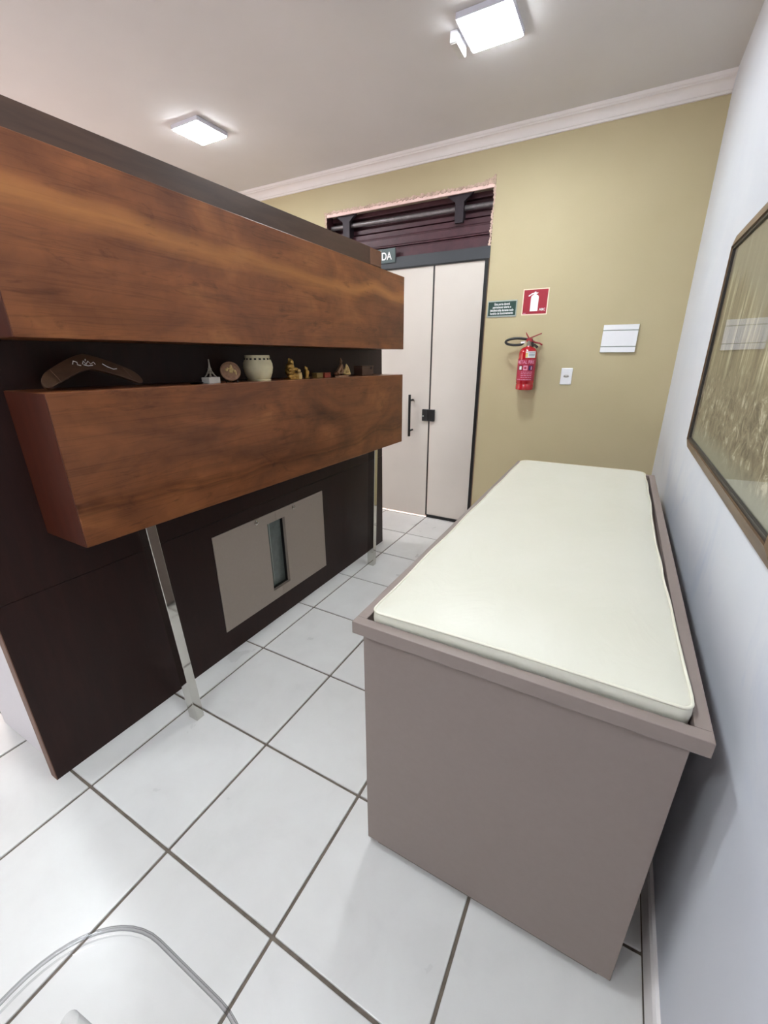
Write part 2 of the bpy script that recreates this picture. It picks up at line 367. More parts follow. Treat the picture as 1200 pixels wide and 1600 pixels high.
# ------------------------------------------------------------------ the room
CZ = 6.60; WY = 7.03
XL, YB = -7.0, -5.5
floor = MB().box(XL - 0.5, 4.5, YB - 0.5, WY + 0.5, -0.25, -0.012).build('floor', 'grout'); tag(floor, 'white glazed ceramic tile floor with dark grout lines', 'floor', kind='structure')
tile_mesh = None
g = 0.0105
def tile_at(x0, x1, y0, y1):
    global tile_mesh
    if tile_mesh is None:
        o = MB().box(-0.5 + g, 0.5 - g, -0.5 + g, 0.5 - g, -0.02, 0.0).build('tile', 'tile', floor, bevel=0.006, seg=2)
        tile_mesh = o.data
    else:
        o = bpy.data.objects.new('tile', tile_mesh); COL.objects.link(o); o.parent = floor
    o.location = Vector(((x0 + x1) / 2, (y0 + y1) / 2, 0)) * S
    o.scale = ((x1 - x0 - 2 * g) / (1 - 2 * g), (y1 - y0 - 2 * g) / (1 - 2 * g), 1)
for i in range(-7, 4):
    for j in range(-6, 7):
        if j == -6: tile_at(i, i + 1, YB, -5)
        else: tile_at(i, i + 1, j, j + 1)
    tile_at(i, i + 1, 7.0, 7.10 if i < 1 else 7.03) if -3 < i < 1 else None

ceil = MB().box(XL - 0.5, 4.5, YB - 0.5, WY + 0.5, CZ, CZ + 0.25).build('ceiling', 'ceiling'); tag(ceil, 'plain white painted ceiling', 'ceiling', kind='structure')
def xw(z): return 4.03 - 0.0165 * z
wr = MB().hexa([(xw(0), YB - 0.5, 0), (4.5, YB - 0.5, 0), (4.5, WY + 0.5, 0), (xw(0), WY + 0.5, 0),
                (xw(CZ), YB - 0.5, CZ), (4.5, YB - 0.5, CZ), (4.5, WY + 0.5, CZ), (xw(CZ), WY + 0.5, CZ)]).build('wall_right', 'white_wall')
tag(wr, 'cool white painted wall beside the examination bed', 'wall', kind='structure')
OX0, OX1, OZ = -2.36, 1.0, 5.97
wb = MB().box(OX1, 4.5, WY, WY + 0.5, 0, CZ).box(XL - 0.5, OX0, WY, WY + 0.5, 0, CZ).box(OX0, OX1, WY, WY + 0.5, OZ, CZ).build('wall_back', 'tan')
tag(wb, 'tan painted wall with the glass door and the fire extinguisher', 'wall', kind='structure')
wl = (MB().box(XL - 0.4, XL, YB - 0.5, 0.5, 0, CZ).box(XL - 0.4, XL, 4.7, WY + 0.5, 0, CZ)
      .box(XL - 0.4, XL, 0.5, 4.7, 0, 2.0).box(XL - 0.4, XL, 0.5, 4.7, 5.1, CZ)).build('wall_left', 'ceiling')
tag(wl, 'white wall with a window behind the partition', 'wall', kind='structure')
wf = MB().box(XL - 0.5, 4.5, YB - 0.4, YB, 0, CZ).build('wall_front', 'ceiling'); tag(wf, 'white wall behind the viewer', 'wall', kind='structure')
win = empty('window_1', (XL - 0.15, 2.6, 2.0)); tag(win, 'white framed window in the far side wall', 'window', kind='structure')
for (y0, y1, z0, z1) in ((-2.1, -1.98, 0, 3.1), (1.98, 2.1, 0, 3.1), (-1.98, 1.98, 0, 0.12), (-1.98, 1.98, 2.98, 3.1), (-0.05, 0.05, 0.12, 2.98)):
    MB().box(-0.08, 0.08, y0, y1, z0, z1).build('window_frame', 'winwhite', win)
# crown moulding along the tan wall
prof = [(0, 6.42), (0.035, 6.42), (0.035, 6.445), (0.05, 6.45)]
for t in range(7):
    a = math.pi / 2 * t / 6; prof.append((0.05 + 0.085 * (1 - math.cos(a)), 6.455 + 0.085 * math.sin(a)))
prof += [(0.15, 6.54), (0.15, 6.56), (0.165, 6.562), (0.18, 6.575), (0.185, 6.60), (0, 6.60)]
tr = MB().prism([(WY - d, z) for d, z in prof], 'x', XL, xw(6.5)).build('trim_1', 'crown', smooth=True)
tag(tr, 'white plaster crown moulding along the tan wall', 'moulding', kind='structure')
bbp = [(xw(0) - 0.034, 0), (xw(0) - 0.034, 0.185), (xw(0) - 0.022, 0.205), (xw(0.2), 0.205), (xw(0), 0)]
bb = MB().prism(bbp, 'y', YB, WY).build('baseboard_right', 'crown'); tag(bb, 'low white skirting along the cool white wall', 'skirting', kind='structure')
pv = MB().box(-5, 3.5, WY + 0.5, 12, -0.25, -0.01).build('ground', 'pave'); tag(pv, 'sunlit pavement outside the glass door', 'pavement', kind='structure')

# ------------------------------------------------------------------ partition with two beams
PO = (-0.303, -0.10, 0.0); TH = 0.0134
part = empty('partition', PO, rz=-TH)
tag(part, 'dark brown wooden partition with two thick horizontal wood beams on chrome legs', 'partition')
def toL(p):
    d = Vector((p[0] - PO[0], p[1] - PO[1])); c, s_ = math.cos(TH), math.sin(TH)
    return (c * d.x - s_ * d.y, s_ * d.x + c * d.y, p[2])
def toW(p):
    c, s_ = math.cos(TH), math.sin(TH)
    return (PO[0] + c * p[0] + s_ * p[1], PO[1] - s_ * p[0] + c * p[1], p[2])
PL = 5.545
# main panel: lower boards with the door opening, upper board
DY0, DY1, DZ0, DZ1 = 1.83, 3.772, 0.293, 1.518
JZ = 1.672
pan = MB()
pan.box(-0.095, 0, 0.0, DY0, 0, JZ); pan.box(-0.095, 0, DY1, PL, 0, JZ)
pan.box(-0.095, 0, DY0, DY1, 0, DZ0); pan.box(-0.095, 0, DY0, DY1, DZ1, JZ)
pan.build('lower_panel', 'dark', part)
MB().box(-0.095, -0.002, 0.0, PL, JZ + 0.004, 4.62).build('upper_panel', 'dark', part)
MB().box(-0.10, -0.001, 0.0, 5.215, 4.62, 4.845).build('top_rail', 'topwood', part, bevel=0.004)
MB().box(-0.10, 0.0, 5.217, PL, 4.62, 4.842).build('top_rail_end', 'topend', part, bevel=0.01)
MB().box(-0.095, 0.0005, -0.006, 0.0, 0, 4.84).build('edge_band', 'edge', part)
# beams (each a closed box of veneer with red-brown ends)
def beam(name, y0, y1, zb0, zb1, zt0, zt1, x1=0.55, x0=0.0):
    y0e, y1e = y0 + 0.004, y1 - 0.004
    b = MB().hexa([(x0, y0e, zb0), (x1, y0e, zb0), (x1, y1e, zb1), (x0, y1e, zb1), (x0, y0e, zt0), (x1, y0e, zt0), (x1, y1e, zt1), (x0, y1e, zt1)]).build(name, 'veneer', part, bevel=0.004)
    for a, zb, zt in ((y0, zb0, zt0), (y1 - 0.006, zb1, zt1)):
        MB().box(x0, x1 - 0.004, a - 0.001, a + 0.007, zb + 0.003, zt - 0.003).build('end_veneer', 'endgrain', b)
    return b
beam('upper_beam', 0.375, 5.25, 3.452, 3.443, 4.478, 4.413)
beam('lower_beam', 0.447, 5.235, 2.100, 2.039, 3.137, 3.081)
# chrome legs: foot measured on the floor, tops under the lower beam, a touch out of plumb
def leg(fx0, fx1, fy0, fy1, dx, dy, zt):
    pts = []
    for z, ox, oy in ((0, 0, 0), (zt, dx, dy)):
        for x, y in ((fx0, fy0), (fx1, fy0), (fx1, fy1), (fx0, fy1)): pts.append(toL((x + ox, y + oy, z)))
    return MB().hexa(pts).build('leg', 'chrome', part, bevel=0.004)
leg(0.108, 0.222, 0.868, 0.952, 0.0, -0.085, 2.09)
leg(0.010, 0.125, 4.475, 4.565, 0.045, 0.02, 2.05)
# grey double-door hatch with an open slot in the middle
SY0, SY1, SZ0, SZ1, MY = 2.640, 2.958, 0.434, 1.386, 2.802
e = 0.004
dl = MB().prism([(DY0 + e, DZ0 + e), (MY - e, DZ0 + e), (MY - e, SZ0), (SY0, SZ0), (SY0, SZ1), (MY - e, SZ1), (MY - e, DZ1 - e), (DY0 + e, DZ1 - e)], 'x', -0.042, 0.004).build('hatch_door', 'taupe_panel', part)
dr = MB().prism([(MY, DZ0 + e), (DY1 - e, DZ0 + e), (DY1 - e, DZ1 - e), (MY, DZ1 - e), (MY, SZ1), (SY1, SZ1), (SY1, SZ0), (MY, SZ0)], 'x', -0.042, 0.004).build('hatch_door', 'taupe_panel', part)
for d, y, z in ((dl, 2.471, 1.470), (dr, 3.138, 1.458)):
    q = MB()
    vs = [(0.004 + h, r) for h, r in ((0, 0.030), (0.010, 0.030), (0.016, 0.022), (0.016, 0.012), (0.010, 0.010))]
    n = 18; P = []; F = []
    for h, r in vs:
        for i in range(n): P.append((h, y + r * math.cos(2 * math.pi * i / n), z + r * math.sin(2 * math.pi * i / n)))
    for j in range(len(vs) - 1):
        for i in range(n): F.append((j * n + i, j * n + (i + 1) % n, (j + 1) * n + (i + 1) % n, (j + 1) * n + i))
    F.append(tuple((len(vs) - 1) * n + i for i in range(n)))
    q.add(P, F).build('lock', 'chrome', d, smooth=True)
MB().box(-0.095, -0.088, SY0 - 0.1, SY1 + 0.1, SZ0 - 0.1, SZ1 + 0.1).build('slot_back', 'slotglass', part)
MB().box(-0.086, -0.043, SY1 - 0.0, SY1 + 0.03, SZ0 - 0.05, SZ1 + 0.05).box(-0.086, -0.043, SY0 - 0.03, SY1 + 0.03, SZ0 - 0.03, SZ0).build('slot_lining', 'slotdark', part)
MB().box(-0.088, -0.083, 2.745, 2.755, SZ0, SZ1).build('slot_seam', 'silver', part)

# white reception counter behind the partition
dk = empty('reception_counter', (-0.95, -0.04, 0)); tag(dk, 'white laminate counter backing onto the dark wooden partition', 'counter')
MB().box(-0.48, 0.50, 0.0, 0.04, 0.0, 1.66).build('side_panel', 'desk', dk)
MB().box(-0.48, -0.44, 0.04, 5.0, 0.0, 1.66).build('front_panel', 'desk', dk)
MB().box(-0.55, 0.50, 0.0, 5.1, 1.66, 1.72).build('worktop', 'desk', dk)

# ------------------------------------------------------------------ examination bed and cushion
BX, BY = 3.03, 2.85
bed = empty('examination_bed', (BX, BY, 0)); tag(bed, 'taupe laminate box bed with overhanging tray top beside the white wall', 'bed')
o_ = (BX, BY, 0)
MB().box(2.31, 3.76, 0.775, 4.95, 0.0, 0.07).build('plinth', 'plinth', bed, off=o_)
MB().box(2.245, 3.818, 0.742, 4.98, 0.068, 1.872).build('body', 'taupe', bed, bevel=0.003, off=o_)
LX0, LX1, LY0, LY1, LZ0, LZ1, RW = 2.21, 3.868, 0.68, 5.04, 1.873, 1.95, 0.062
MB().box(LX0 + RW, LX1 - RW, LY0 + RW, LY1 - RW, LZ0, LZ0 + 0.02).build('tray_base', 'taupe', bed, off=o_)
for (x0, x1, y0, y1) in ((LX0, LX1, LY0, LY0 + RW), (LX0, LX1, LY1 - RW, LY1), (LX0, LX0 + RW, LY0 + RW, LY1 - RW), (LX1 - RW, LX1, LY0 + RW, LY1 - RW)):
    MB().box(x0, x1, y0, y1, LZ0, LZ1).build('tray_rail', 'taupe', bed, bevel=0.003, off=o_)

def cushion():
    root = empty('bed_cushion', (BX, BY, 1.895)); tag(root, 'cream vinyl cushion with piped edges lying in the bed tray', 'cushion')
    x0, y0, y1 = 2.292, 0.755, 4.90
    def xr(y):   # the right edge is pulled in and a little wavy
        pts = [(0.75, 3.800), (1.1, 3.794), (1.6, 3.780), (2.1, 3.768), (2.5, 3.758), (3.0, 3.752), (3.5, 3.762), (4.2, 3.760), (4.9, 3.755)]
        for (a, b), (c, d) in zip(pts, pts[1:]):
            if a <= y <= c:
                t = (y - a) / (c - a); t = t * t * (3 - 2 * t); return b + (d - b) * t
        return pts[-1][1]
    out = []
    def arc(cx, cy, r, a0, a1, n=8):
        for i in range(n + 1):
            a = math.radians(a0 + (a1 - a0) * i / n); out.append((cx + r * math.cos(a), cy + r * math.sin(a)))
    r = 0.05; rb = 0.11
    arc(x0 + r, y0 + r, r, 180, 270)
    for i in range(1, 24): out.append((x0 + r + (xr(y0) - r * 2 - x0) * i / 24, y0 + 0.012 * math.sin(math.pi * i / 24) + 0.012 * i / 24))
    arc(xr(y0) - r, y0 + 0.012 + r, r, 270, 360)
    for i in range(1, 60):
        y = y0 + r + (y1 - y0 - r - rb) * i / 60; out.append((xr(y) + 0.003 * math.sin(y * 9), y))
    arc(xr(y1) - rb, y1 - rb + 0.05, rb, 0, 90)
    for i in range(1, 24): out.append((xr(y1) - rb - (xr(y1) - rb * 2 - x0 + 0.02) * i / 24, y1 + 0.05 * (1 - i / 24)))
    arc(x0 + rb - 0.01, y1 - rb, rb, 90, 180)
    for i in range(1, 60):
        y = y1 - rb - (y1 - y0 - r - rb) * i / 60; out.append((x0 - 0.01 + 0.010 * (1 - (y - y0) / (y1 - y0)) + 0.004 * math.sin(y * 7), y))
    n = len(out); cx = sum(p[0] for p in out) / n; cy = (y0 + y1) / 2
    nrm = []
    for i in range(n):
        a, b = out[i - 1], out[(i + 1) % n]; t = Vector((b[0] - a[0], b[1] - a[1])).normalized(); nrm.append((-t.y, t.x))
    rings = [(0.012, 1.895), (0.0, 1.91), (-0.004, 1.95), (0.0, 1.990), (0.012, 2.000), (0.03, 2.004), (0.07, 2.013), (0.14, 2.021), (0.25, 2.026), (0.42, 2.030)]
    vs, fs = [], []
    for d, z in rings:
        for (px, py), (nx, ny) in zip(out, nrm):
            if d < 0.04: vs.append((px + nx * d, py + ny * d, z))
            else:
                hx = 0.735; hy = (y1 - y0) / 2 + 0.02
                vs.append((cx + (px - cx) * (1 - d / hx), cy + (py - cy) * (1 - d / hy), z))
    for j in range(len(rings) - 1):
        for i in range(n): fs.append((j * n + i, j * n + (i + 1) % n, (j + 1) * n + (i + 1) % n, (j + 1) * n + i))
    fs.append(tuple(reversed(range(n)))); fs.append(tuple((len(rings) - 1) * n + i for i in range(n)))
    MB().add(vs, fs).build('cushion_pad', 'vinyl', root, smooth='all', off=(BX, BY, 1.895))
    loop = [(px + nx * 0.004, py + ny * 0.004, 1.998) for (px, py), (nx, ny) in zip(out, nrm)]
    MB().tube(loop, 0.0075, 8, closed=True).build('piping', 'piping', root, smooth='all', off=(BX, BY, 1.895))
cushion()

# ------------------------------------------------------------------ door, old lintel, signs
door = empty('door_1', (-0.6, 7.06, 0)); tag(door, 'white coated glass door with black frame in the tan wall', 'door', kind='structure')
do = (-0.6, 7.06, 0)
def dpart(name, mat, x0, x1, y0, y1, z0, z1, parent=None, bevel=0.0):
    return MB().box(x0, x1, y0, y1, z0, z1).build(name, mat, parent or door, bevel=bevel, off=do)
leafm = dpart('door_leaf', 'doorglass', -2.27, -0.035, 7.055, 7.078, 0.022, 4.92)
dpart('edge_seal', 'black', -0.035, -0.008, 7.050, 7.083, 0.045, 4.92)
dpart('fixed_pane', 'doorglass', 0.0, 0.925, 7.055, 7.078, 0.06, 4.90)
dpart('bottom_track', 'black', 0.0, 0.99, 7.03, 7.10, 0.0, 0.062)
dpart('jamb', 'black', 0.925, 0.985, 7.012, 7.10, 0.0, 4.90)
dpart('jamb', 'black', -2.34, -2.27, 7.012, 7.10, 0.0, 4.92)
dpart('header', 'header', -2.34, 1.0, 7.012, 7.11, 4.905, 5.085)
dpart('header_seal', 'black', -2.27, 0.925, 7.03, 7.10, 4.885, 4.906)
lk = dpart('lock', 'black', -0.165, -0.034, 7.005, 7.06, 2.10, 2.335, bevel=0.012)
dpart('lock', 'black', -0.028, 0.105, 7.005, 7.06, 2.10, 2.335, bevel=0.012)
def disc_y(cx, cz, r, y0, y1, n=16):
    P = [(cx + r * math.cos(2 * math.pi * i / n), y, cz + r * math.sin(2 * math.pi * i / n)) for y in (y0, y1) for i in range(n)]
    F = [tuple(range(n)), tuple(reversed(range(n, 2 * n)))] + [(i, (i + 1) % n, (i + 1) % n + n, i + n) for i in range(n)]
    return MB().add(P, F)
disc_y(-0.135, 2.20, 0.014, 6.998, 7.006).build('keyhole', 'silver', lk, off=do)
hd = MB().tube([(-0.41, 6.93, 1.775), (-0.41, 6.93, 2.615)], 0.026, 14).build('handle', 'black', door, smooth=True, off=do)
for z in (1.895, 2.505):
    MB().tube([(-0.395, 6.94, z), (-0.395, 7.056, z)], 0.02, 12).build('standoff', 'black', hd, smooth=True, off=do)

lt = empty('wooden_lintel', (-0.66, 7.2, 5.08)); tag(lt, 'old maroon wooden lintel with a metal roller bar in broken plaster above the door', 'lintel')
lo = (-0.66, 7.2, 5.08)
MB().box(OX0 + 0.01, OX1 - 0.01, 7.36, 7.45, 5.08, 5.95).build('back_board', 'maroon', lt, off=lo)
for y0, z0, z1 in ((7.12, 5.09, 5.255), (7.165, 5.262, 5.285), (7.14, 5.29, 5.315), (7.175, 5.325, 5.45), (7.215, 5.455, 5.48), (7.235, 5.485, 5.57), (7.29, 5.60, 5.68), (7.25, 5.86, 5.94)):
    MB().box(OX0 + 0.015, OX1 - 0.015 - (0.03 if z0 < 5.4 else 0.0), y0, 7.36, z0, z1).build('moulding', 'maroon', lt, bevel=0.008, off=lo)
for xa, xb in ((OX0 + 0.001, OX0 + 0.015), (OX1 - 0.015, OX1 - 0.001)):
    MB().box(xa, xb, 7.06, 7.36, 5.09, 5.95).build('side_board', 'maroon', lt, off=lo)
MB().tube([(OX0 + 0.02, 7.2, 5.757), (OX1 - 0.02, 7.2, 5.725)], 0.040, 14).build('roller_bar', 'dullsteel', lt, smooth=True, off=lo)
for x in (-1.93, 0.385):
    b = MB().prism([(x - 0.24, 5.945), (x - 0.22, 5.90), (x - 0.08, 5.80), (x - 0.075, 5.50), (x + 0.075, 5.50), (x + 0.08, 5.80), (x + 0.22, 5.90), (x + 0.24, 5.945)], 'y', 7.09, 7.15)
    b.box(x - 0.05, x + 0.05, 7.15, 7.30, 5.55, 5.90)
    b.build('bracket', 'iron', lt, bevel=0.006, off=lo)
# broken plaster round the opening
def jag_strip(a, b, n, base, amp, mk):
    vs, fs = [], []
    for i in range(n + 1):
        t = a + (b - a) * i / n
        r0 = base + amp * (rnd.random() ** 1.6) ; r1 = -0.028 * rnd.random() - 0.004
        for p in (mk(t, r0, 0.0), mk(t, r1, 0.0), mk(t, r1, 0.010), mk(t, r0 * 0.8, 0.009)): vs.append(p)
    for i in range(n):
        for k in range(4): fs.append((i * 4 + k, i * 4 + (k + 1) % 4, (i + 1) * 4 + (k + 1) % 4, (i + 1) * 4 + k))
    fs.append((0, 1, 2, 3)); fs.append(tuple(n * 4 + k for k in (3, 2, 1, 0)))
    return MB().add(vs, fs)
pb = wb; bo = (0, 0, 0)
jag_strip(OX0 - 0.03, OX1 + 0.01, 150, 0.010, 0.028, lambda t, r, d: (t, WY - 0.004 + d - 0.010, OZ + r + (0.10 * max(0, (t - 0.72) / 0.31) ** 2 * (1 if r > 0 else 0)))).build('broken_plaster', 'plaster', pb, off=bo)
jag_strip(5.08, OZ, 50, 0.004, 0.03, lambda t, r, d: (OX1 - 0.02 + r + 0.03 * (t - 5.08), WY - 0.012 + d, t)).build('broken_plaster', 'plaster', pb, off=bo)
jag_strip(5.5, OZ, 30, 0.004, 0.03, lambda t, r, d: (OX0 - r, WY - 0.012 + d, t)).build('broken_plaster', 'plaster', pb, off=bo)
MB().box(OX0 + 0.001, OX1 - 0.001, WY - 0.002, WY + 0.035, OZ - 0.065, OZ - 0.001).build('plaster_lip', 'soffit', pb, off=bo)

ex = empty('exit_sign', (-1.08, 7.0, 4.998)); tag(ex, 'grey-green exit sign with white lettering on the door header', 'sign')
eo = (-1.08, 7.0, 4.998)
MB().box(-1.37, -0.79, 6.99, 7.011, 4.998, 5.235).build('plate', 'exitgreen', ex, bevel=0.004, off=eo)
text_mesh('lettering', 'SAÍDA', 0.178, 'print_white', ex, lambda u, v, w: (u, -0.0115 - w - 0.0012, 0.055 + v), bold=True, stretch=0.86)

# ------------------------------------------------------------------ things on the tan wall
gs = empty('door_notice', (1.281, WY, 3.98)); tag(gs, 'small dark green notice with four lines of white text beside the door', 'sign')
go = (1.281, WY, 3.98)
MB().box(1.03, 1.532, WY - 0.014, WY, 3.98, 4.242).build('plate', 'silver', gs, bevel=0.003, off=go)
MB().box(1.045, 1.517, WY - 0.017, WY - 0.013, 4.005, 4.222).build('panel', 'signgreen', gs, off=go)
for i, t in enumerate(('Esta porta deverá', 'permanecer aberta e', 'desobstruída durante todo', 'horário de funcionamento')):
    text_mesh('lettering', t, 0.052, 'print_white', gs, lambda u, v, w, i=i: (u, -0.0172 - w - 0.0012, 0.188 - i * 0.048 + v), bold=True, stretch=0.72, depth=0.001)
fs_ = empty('extinguisher_sign', (1.825, WY, 3.992)); tag(fs_, 'square red sign with a white fire extinguisher symbol above the extinguisher', 'sign')
fo = (1.825, WY, 3.992)
MB().box(1.618, 2.032, WY - 0.006, WY, 3.992, 4.39).build('plate', 'cream_sticker', fs_, off=fo)
MB().box(1.634, 2.016, WY - 0.009, WY - 0.005, 4.008, 4.374).build('panel', 'signred', fs_, off=fo)
sx, sz, k_ = 1.815, 4.05, 1.0
body = [(-0.062, 0), (0.062, 0), (0.062, 0.20), (0.058, 0.222), (0.046, 0.238), (0.022, 0.246), (0.020, 0.258), (0.044, 0.266), (0.048, 0.279), (0.018, 0.278), (0.012, 0.292), (-0.010, 0.292), (-0.016, 0.280), (-0.06, 0.268), (-0.108, 0.236), (-0.097, 0.222), (-0.055, 0.250), (-0.020, 0.258), (-0.022, 0.246), (-0.046, 0.238), (-0.058, 0.222), (-0.062, 0.20)]
MB().prism([(sx + a, sz + b) for a, b in body], 'y', WY - 0.0115, WY - 0.0088).build('symbol', 'print_white', fs_, off=fo)
text_mesh('lettering', 'ABC', 0.052, 'print_white', fs_, lambda u, v, w: (0.125 + u, -0.0095 - w - 0.0012, 0.062 + v), bold=True, depth=0.001)
MB().box(1.645, 1.69, WY - 0.010, WY - 0.0088, 4.016, 4.028).build('maker_mark', 'pale_pink', fs_, off=fo)

db = empty('distribution_box', (3.165, WY, 3.395)); tag(db, 'white flush electrical panel cover on the tan wall', 'panel')
dbo = (3.165, WY, 3.395)
MB().box(2.922, 3.412, WY - 0.026, WY, 3.395, 3.80).build('frame', 'silver', db, bevel=0.006, off=dbo)
for z0, z1 in ((3.396, 3.474), (3.486, 3.710), (3.722, 3.799)):
    MB().box(2.9225, 3.4115, WY - 0.040, WY - 0.028, z0, z1).build('cover', 'white', db, bevel=0.004, off=dbo)
ol = empty('wall_socket', (2.473, WY, 2.885)); tag(ol, 'small white wall socket plate to the right of the fire extinguisher', 'socket')
oo = (2.473, WY, 2.885)
MB().box(2.384, 2.563, WY - 0.022, WY, 2.885, 3.152).build('plate', 'white', ol, bevel=0.010, seg=3, off=oo)
hexp = [(2.425, 3.02), (2.445, 3.045), (2.502, 3.045), (2.522, 3.02), (2.502, 2.995), (2.445, 2.995)]
MB().prism(hexp, 'y', WY - 0.026, WY - 0.02).build('outlet_insert', 'marble', ol, off=oo)
for dx in (-0.027, 0, 0.027): disc_y(2.4735 + dx, 3.02 - (0.007 if dx == 0 else 0), 0.009, WY - 0.0275, WY - 0.025, 10).build('pin_hole', 'hole', ol, off=oo)

def extinguisher():
    cx, cy, z0 = 1.832, 6.868, 2.792; R = 0.148
    r = empty('fire_extinguisher', (cx, cy, z0)); tag(r, 'red fire extinguisher with black hose hanging on the tan wall', 'fire extinguisher')
    B = lambda mb, name, mat, **kw: mb.build(name, mat, r, **kw)
    body = MB().lathe([(0.0, 0.0), (R - 0.012, 0.0), (R - 0.002, 0.008), (R, 0.02), (R, 0.085), (R - 0.007, 0.095), (R - 0.007, 0.100), (R, 0.11), (R, 0.60), (R - 0.008, 0.635), (R - 0.03, 0.668), (R - 0.065, 0.692), (0.05, 0.702), (0.046, 0.71)], n=40)
    b = B(body, 'cylinder', 'red', smooth=True)
    B(MB().lathe([(0.043, 0.70), (0.043, 0.735), (0.036, 0.74), (0.036, 0.79), (0.026, 0.80)], n=18), 'valve', 'pewter', smooth=True)
    B(MB().box(-0.045, 0.05, -0.03, 0.03, 0.775, 0.83), 'valve_head', 'redlever', bevel=0.008)
    B(MB().hexa([(-0.03, -0.022, 0.815), (0.19, -0.022, 0.895), (0.19, 0.022, 0.895), (-0.03, 0.022, 0.815), (-0.035, -0.022, 0.828), (0.185, -0.022, 0.91), (0.185, 0.022, 0.91), (-0.035, 0.022, 0.828)]), 'squeeze_lever', 'redlever', bevel=0.003)
    B(MB().tube([(0.03, 0, 0.80), (0.10, 0, 0.765), (0.17, 0, 0.752), (0.215, 0, 0.725)], 0.013, 8), 'carry_handle', 'redlever', smooth=True)
    B(MB().tube([(-0.005, -0.02, 0.83), (-0.05, -0.03, 0.90), (-0.062, -0.03, 0.925)], [0.012, 0.009, 0.003], 8), 'safety_pin', 'redlever', smooth=True)
    path = []
    for i in range(25):   # hose leaves the valve, swings out in a flat loop and comes back to its nozzle
        a = math.radians(75 - 235 * i / 24)
        path.append((-0.20 - 0.175 * math.cos(math.pi - a) * -1 if False else -0.20 + 0.18 * math.cos(math.radians(60 + 240 * i / 24)), -0.05 + 0.05 * math.cos(math.radians(200 * i / 24)), 0.80 + 0.055 * math.sin(math.radians(60 + 240 * i / 24)) - 0.02))
    path = [(-0.02, -0.01, 0.815)] + path[0:] + [(-0.06, -0.11, 0.765)]
    h = B(MB().tube(path, 0.021, 10), 'hose', 'rubber', smooth=True)
    MB().tube([(-0.11, -0.105, 0.757), (-0.045, -0.112, 0.767)], 0.021, 12).build('hose_collar', 'white', h, smooth=True)
    B(MB().tube([(0.05, 0.0, 0.74), (0.11, -0.04, 0.72), (0.15, -0.06, 0.69)], [0.014, 0.016, 0.022], 10), 'pressure_gauge', 'rubber', smooth=True)
    B(MB().box(-0.03, 0.03, 0.02, 0.162, 0.715, 0.735).box(-0.05, 0.05, 0.150, 0.162, 0.62, 0.80), 'wall_bracket', 'iron')
    # curved printed label
    def wrap(u, v, w): a = u / (R + 0.002); return ((R + 0.0025 + w) * math.sin(a), -(R + 0.0025 + w) * math.cos(a), v)
    def patch(u0, u1, v0, v1, w, n=16):
        P = [wrap(u0 + (u1 - u0) * i / n, v, w + t) for t in (0, 0.0012) for v in (v0, v1) for i in range(n + 1)]
        m = n + 1; F = []
        for i in range(n):
            F += [(i, i + 1, m + i + 1, m + i), (2 * m + i, 3 * m + i, 3 * m + i + 1, 2 * m + i + 1)]
        return MB().add(P, F)
    lb = B(patch(-0.24, 0.20, 0.155, 0.50, 0.0, 24), 'label', 'labelred')
    patch(-0.005, 0.165, 0.525, 0.625, 0.001).build('inspection_sticker', 'print_white', r)
    patch(-0.005, 0.03, 0.53, 0.60, 0.0025, 4).build('sticker_stripe', 'yellow', r)
    for v in (0.552, 0.575, 0.598): patch(0.045, 0.15, v, v + 0.007, 0.0025, 8).build('sticker_line', 'navy', r)
    text_mesh('lettering', 'METAL FIRE', 0.072, 'pale_pink', lb, lambda u, v, w: wrap(u + 0.005, v + 0.432, 0.002 + w), bold=True, depth=0.001, stretch=0.82)
    for u, mt in ((-0.075, 'hole'), (0.012, 'pale_pink'), (0.10, 'navy')):
        ic = patch(u - 0.035, u + 0.035, 0.325, 0.40, 0.001, 6).build('pictogram', mt, lb)
    for u, m in ((-0.085, 'print_white'), (-0.062, 'print_white'), (0.108, 'pale_pink')): patch(u - 0.008, u + 0.010, 0.335, 0.388, 0.0025, 3).build('pictogram_mark', m, lb)
    patch(-0.008, 0.030, 0.345, 0.380, 0.0025, 4).build('pictogram_mark', 'labelred', lb)
    for q, v in enumerate((0.290, 0.262, 0.234, 0.206, 0.170)):
        u0 = -0.055 if q < 4 else -0.13
        while u0 < 0.13:
            L_ = 0.02 + 0.03 * rnd.random(); patch(u0, min(u0 + L_, 0.135), v, v + 0.010, 0.001, 4).build('text_line', 'pale_pink', lb); u0 += L_ + 0.007
extinguisher()

# ------------------------------------------------------------------ framed picture on the white wall
PY0, PY1, PZ0, PZ1 = 1.04, 3.88, 2.53, 4.255
lean = math.atan(0.0165)
pic = empty('framed_picture', (xw(PZ0), PY0, PZ0), ry=-lean); tag(pic, 'brown framed sepia engraving under glass on the white wall', 'picture')
H, Wd, rw, dep = PZ1 - PZ0, PY1 - PY0, 0.088, 0.05
def corner(k, inner, x):     # k-th corner of the outer or inner rectangle, clockwise
    d = rw if inner else 0.0
    return (x, (d, Wd - d, Wd - d, d)[k], (d, d, H - d, H - d)[k])
for k in range(4):
    n = (k + 1) % 4; P = [corner(k, 0, -0.002), corner(n, 0, -0.002), corner(n, 0, -0.022), corner(k, 0, -0.022), corner(k, 1, -0.002), corner(n, 1, -0.002), corner(n, 1, -dep), corner(k, 1, -dep)]
    MB().add(P, [(0, 1, 2, 3), (4, 7, 6, 5), (3, 2, 6, 7), (0, 4, 5, 1), (0, 3, 7, 4), (1, 5, 6, 2)]).build('frame_rail', 'pframe', pic)
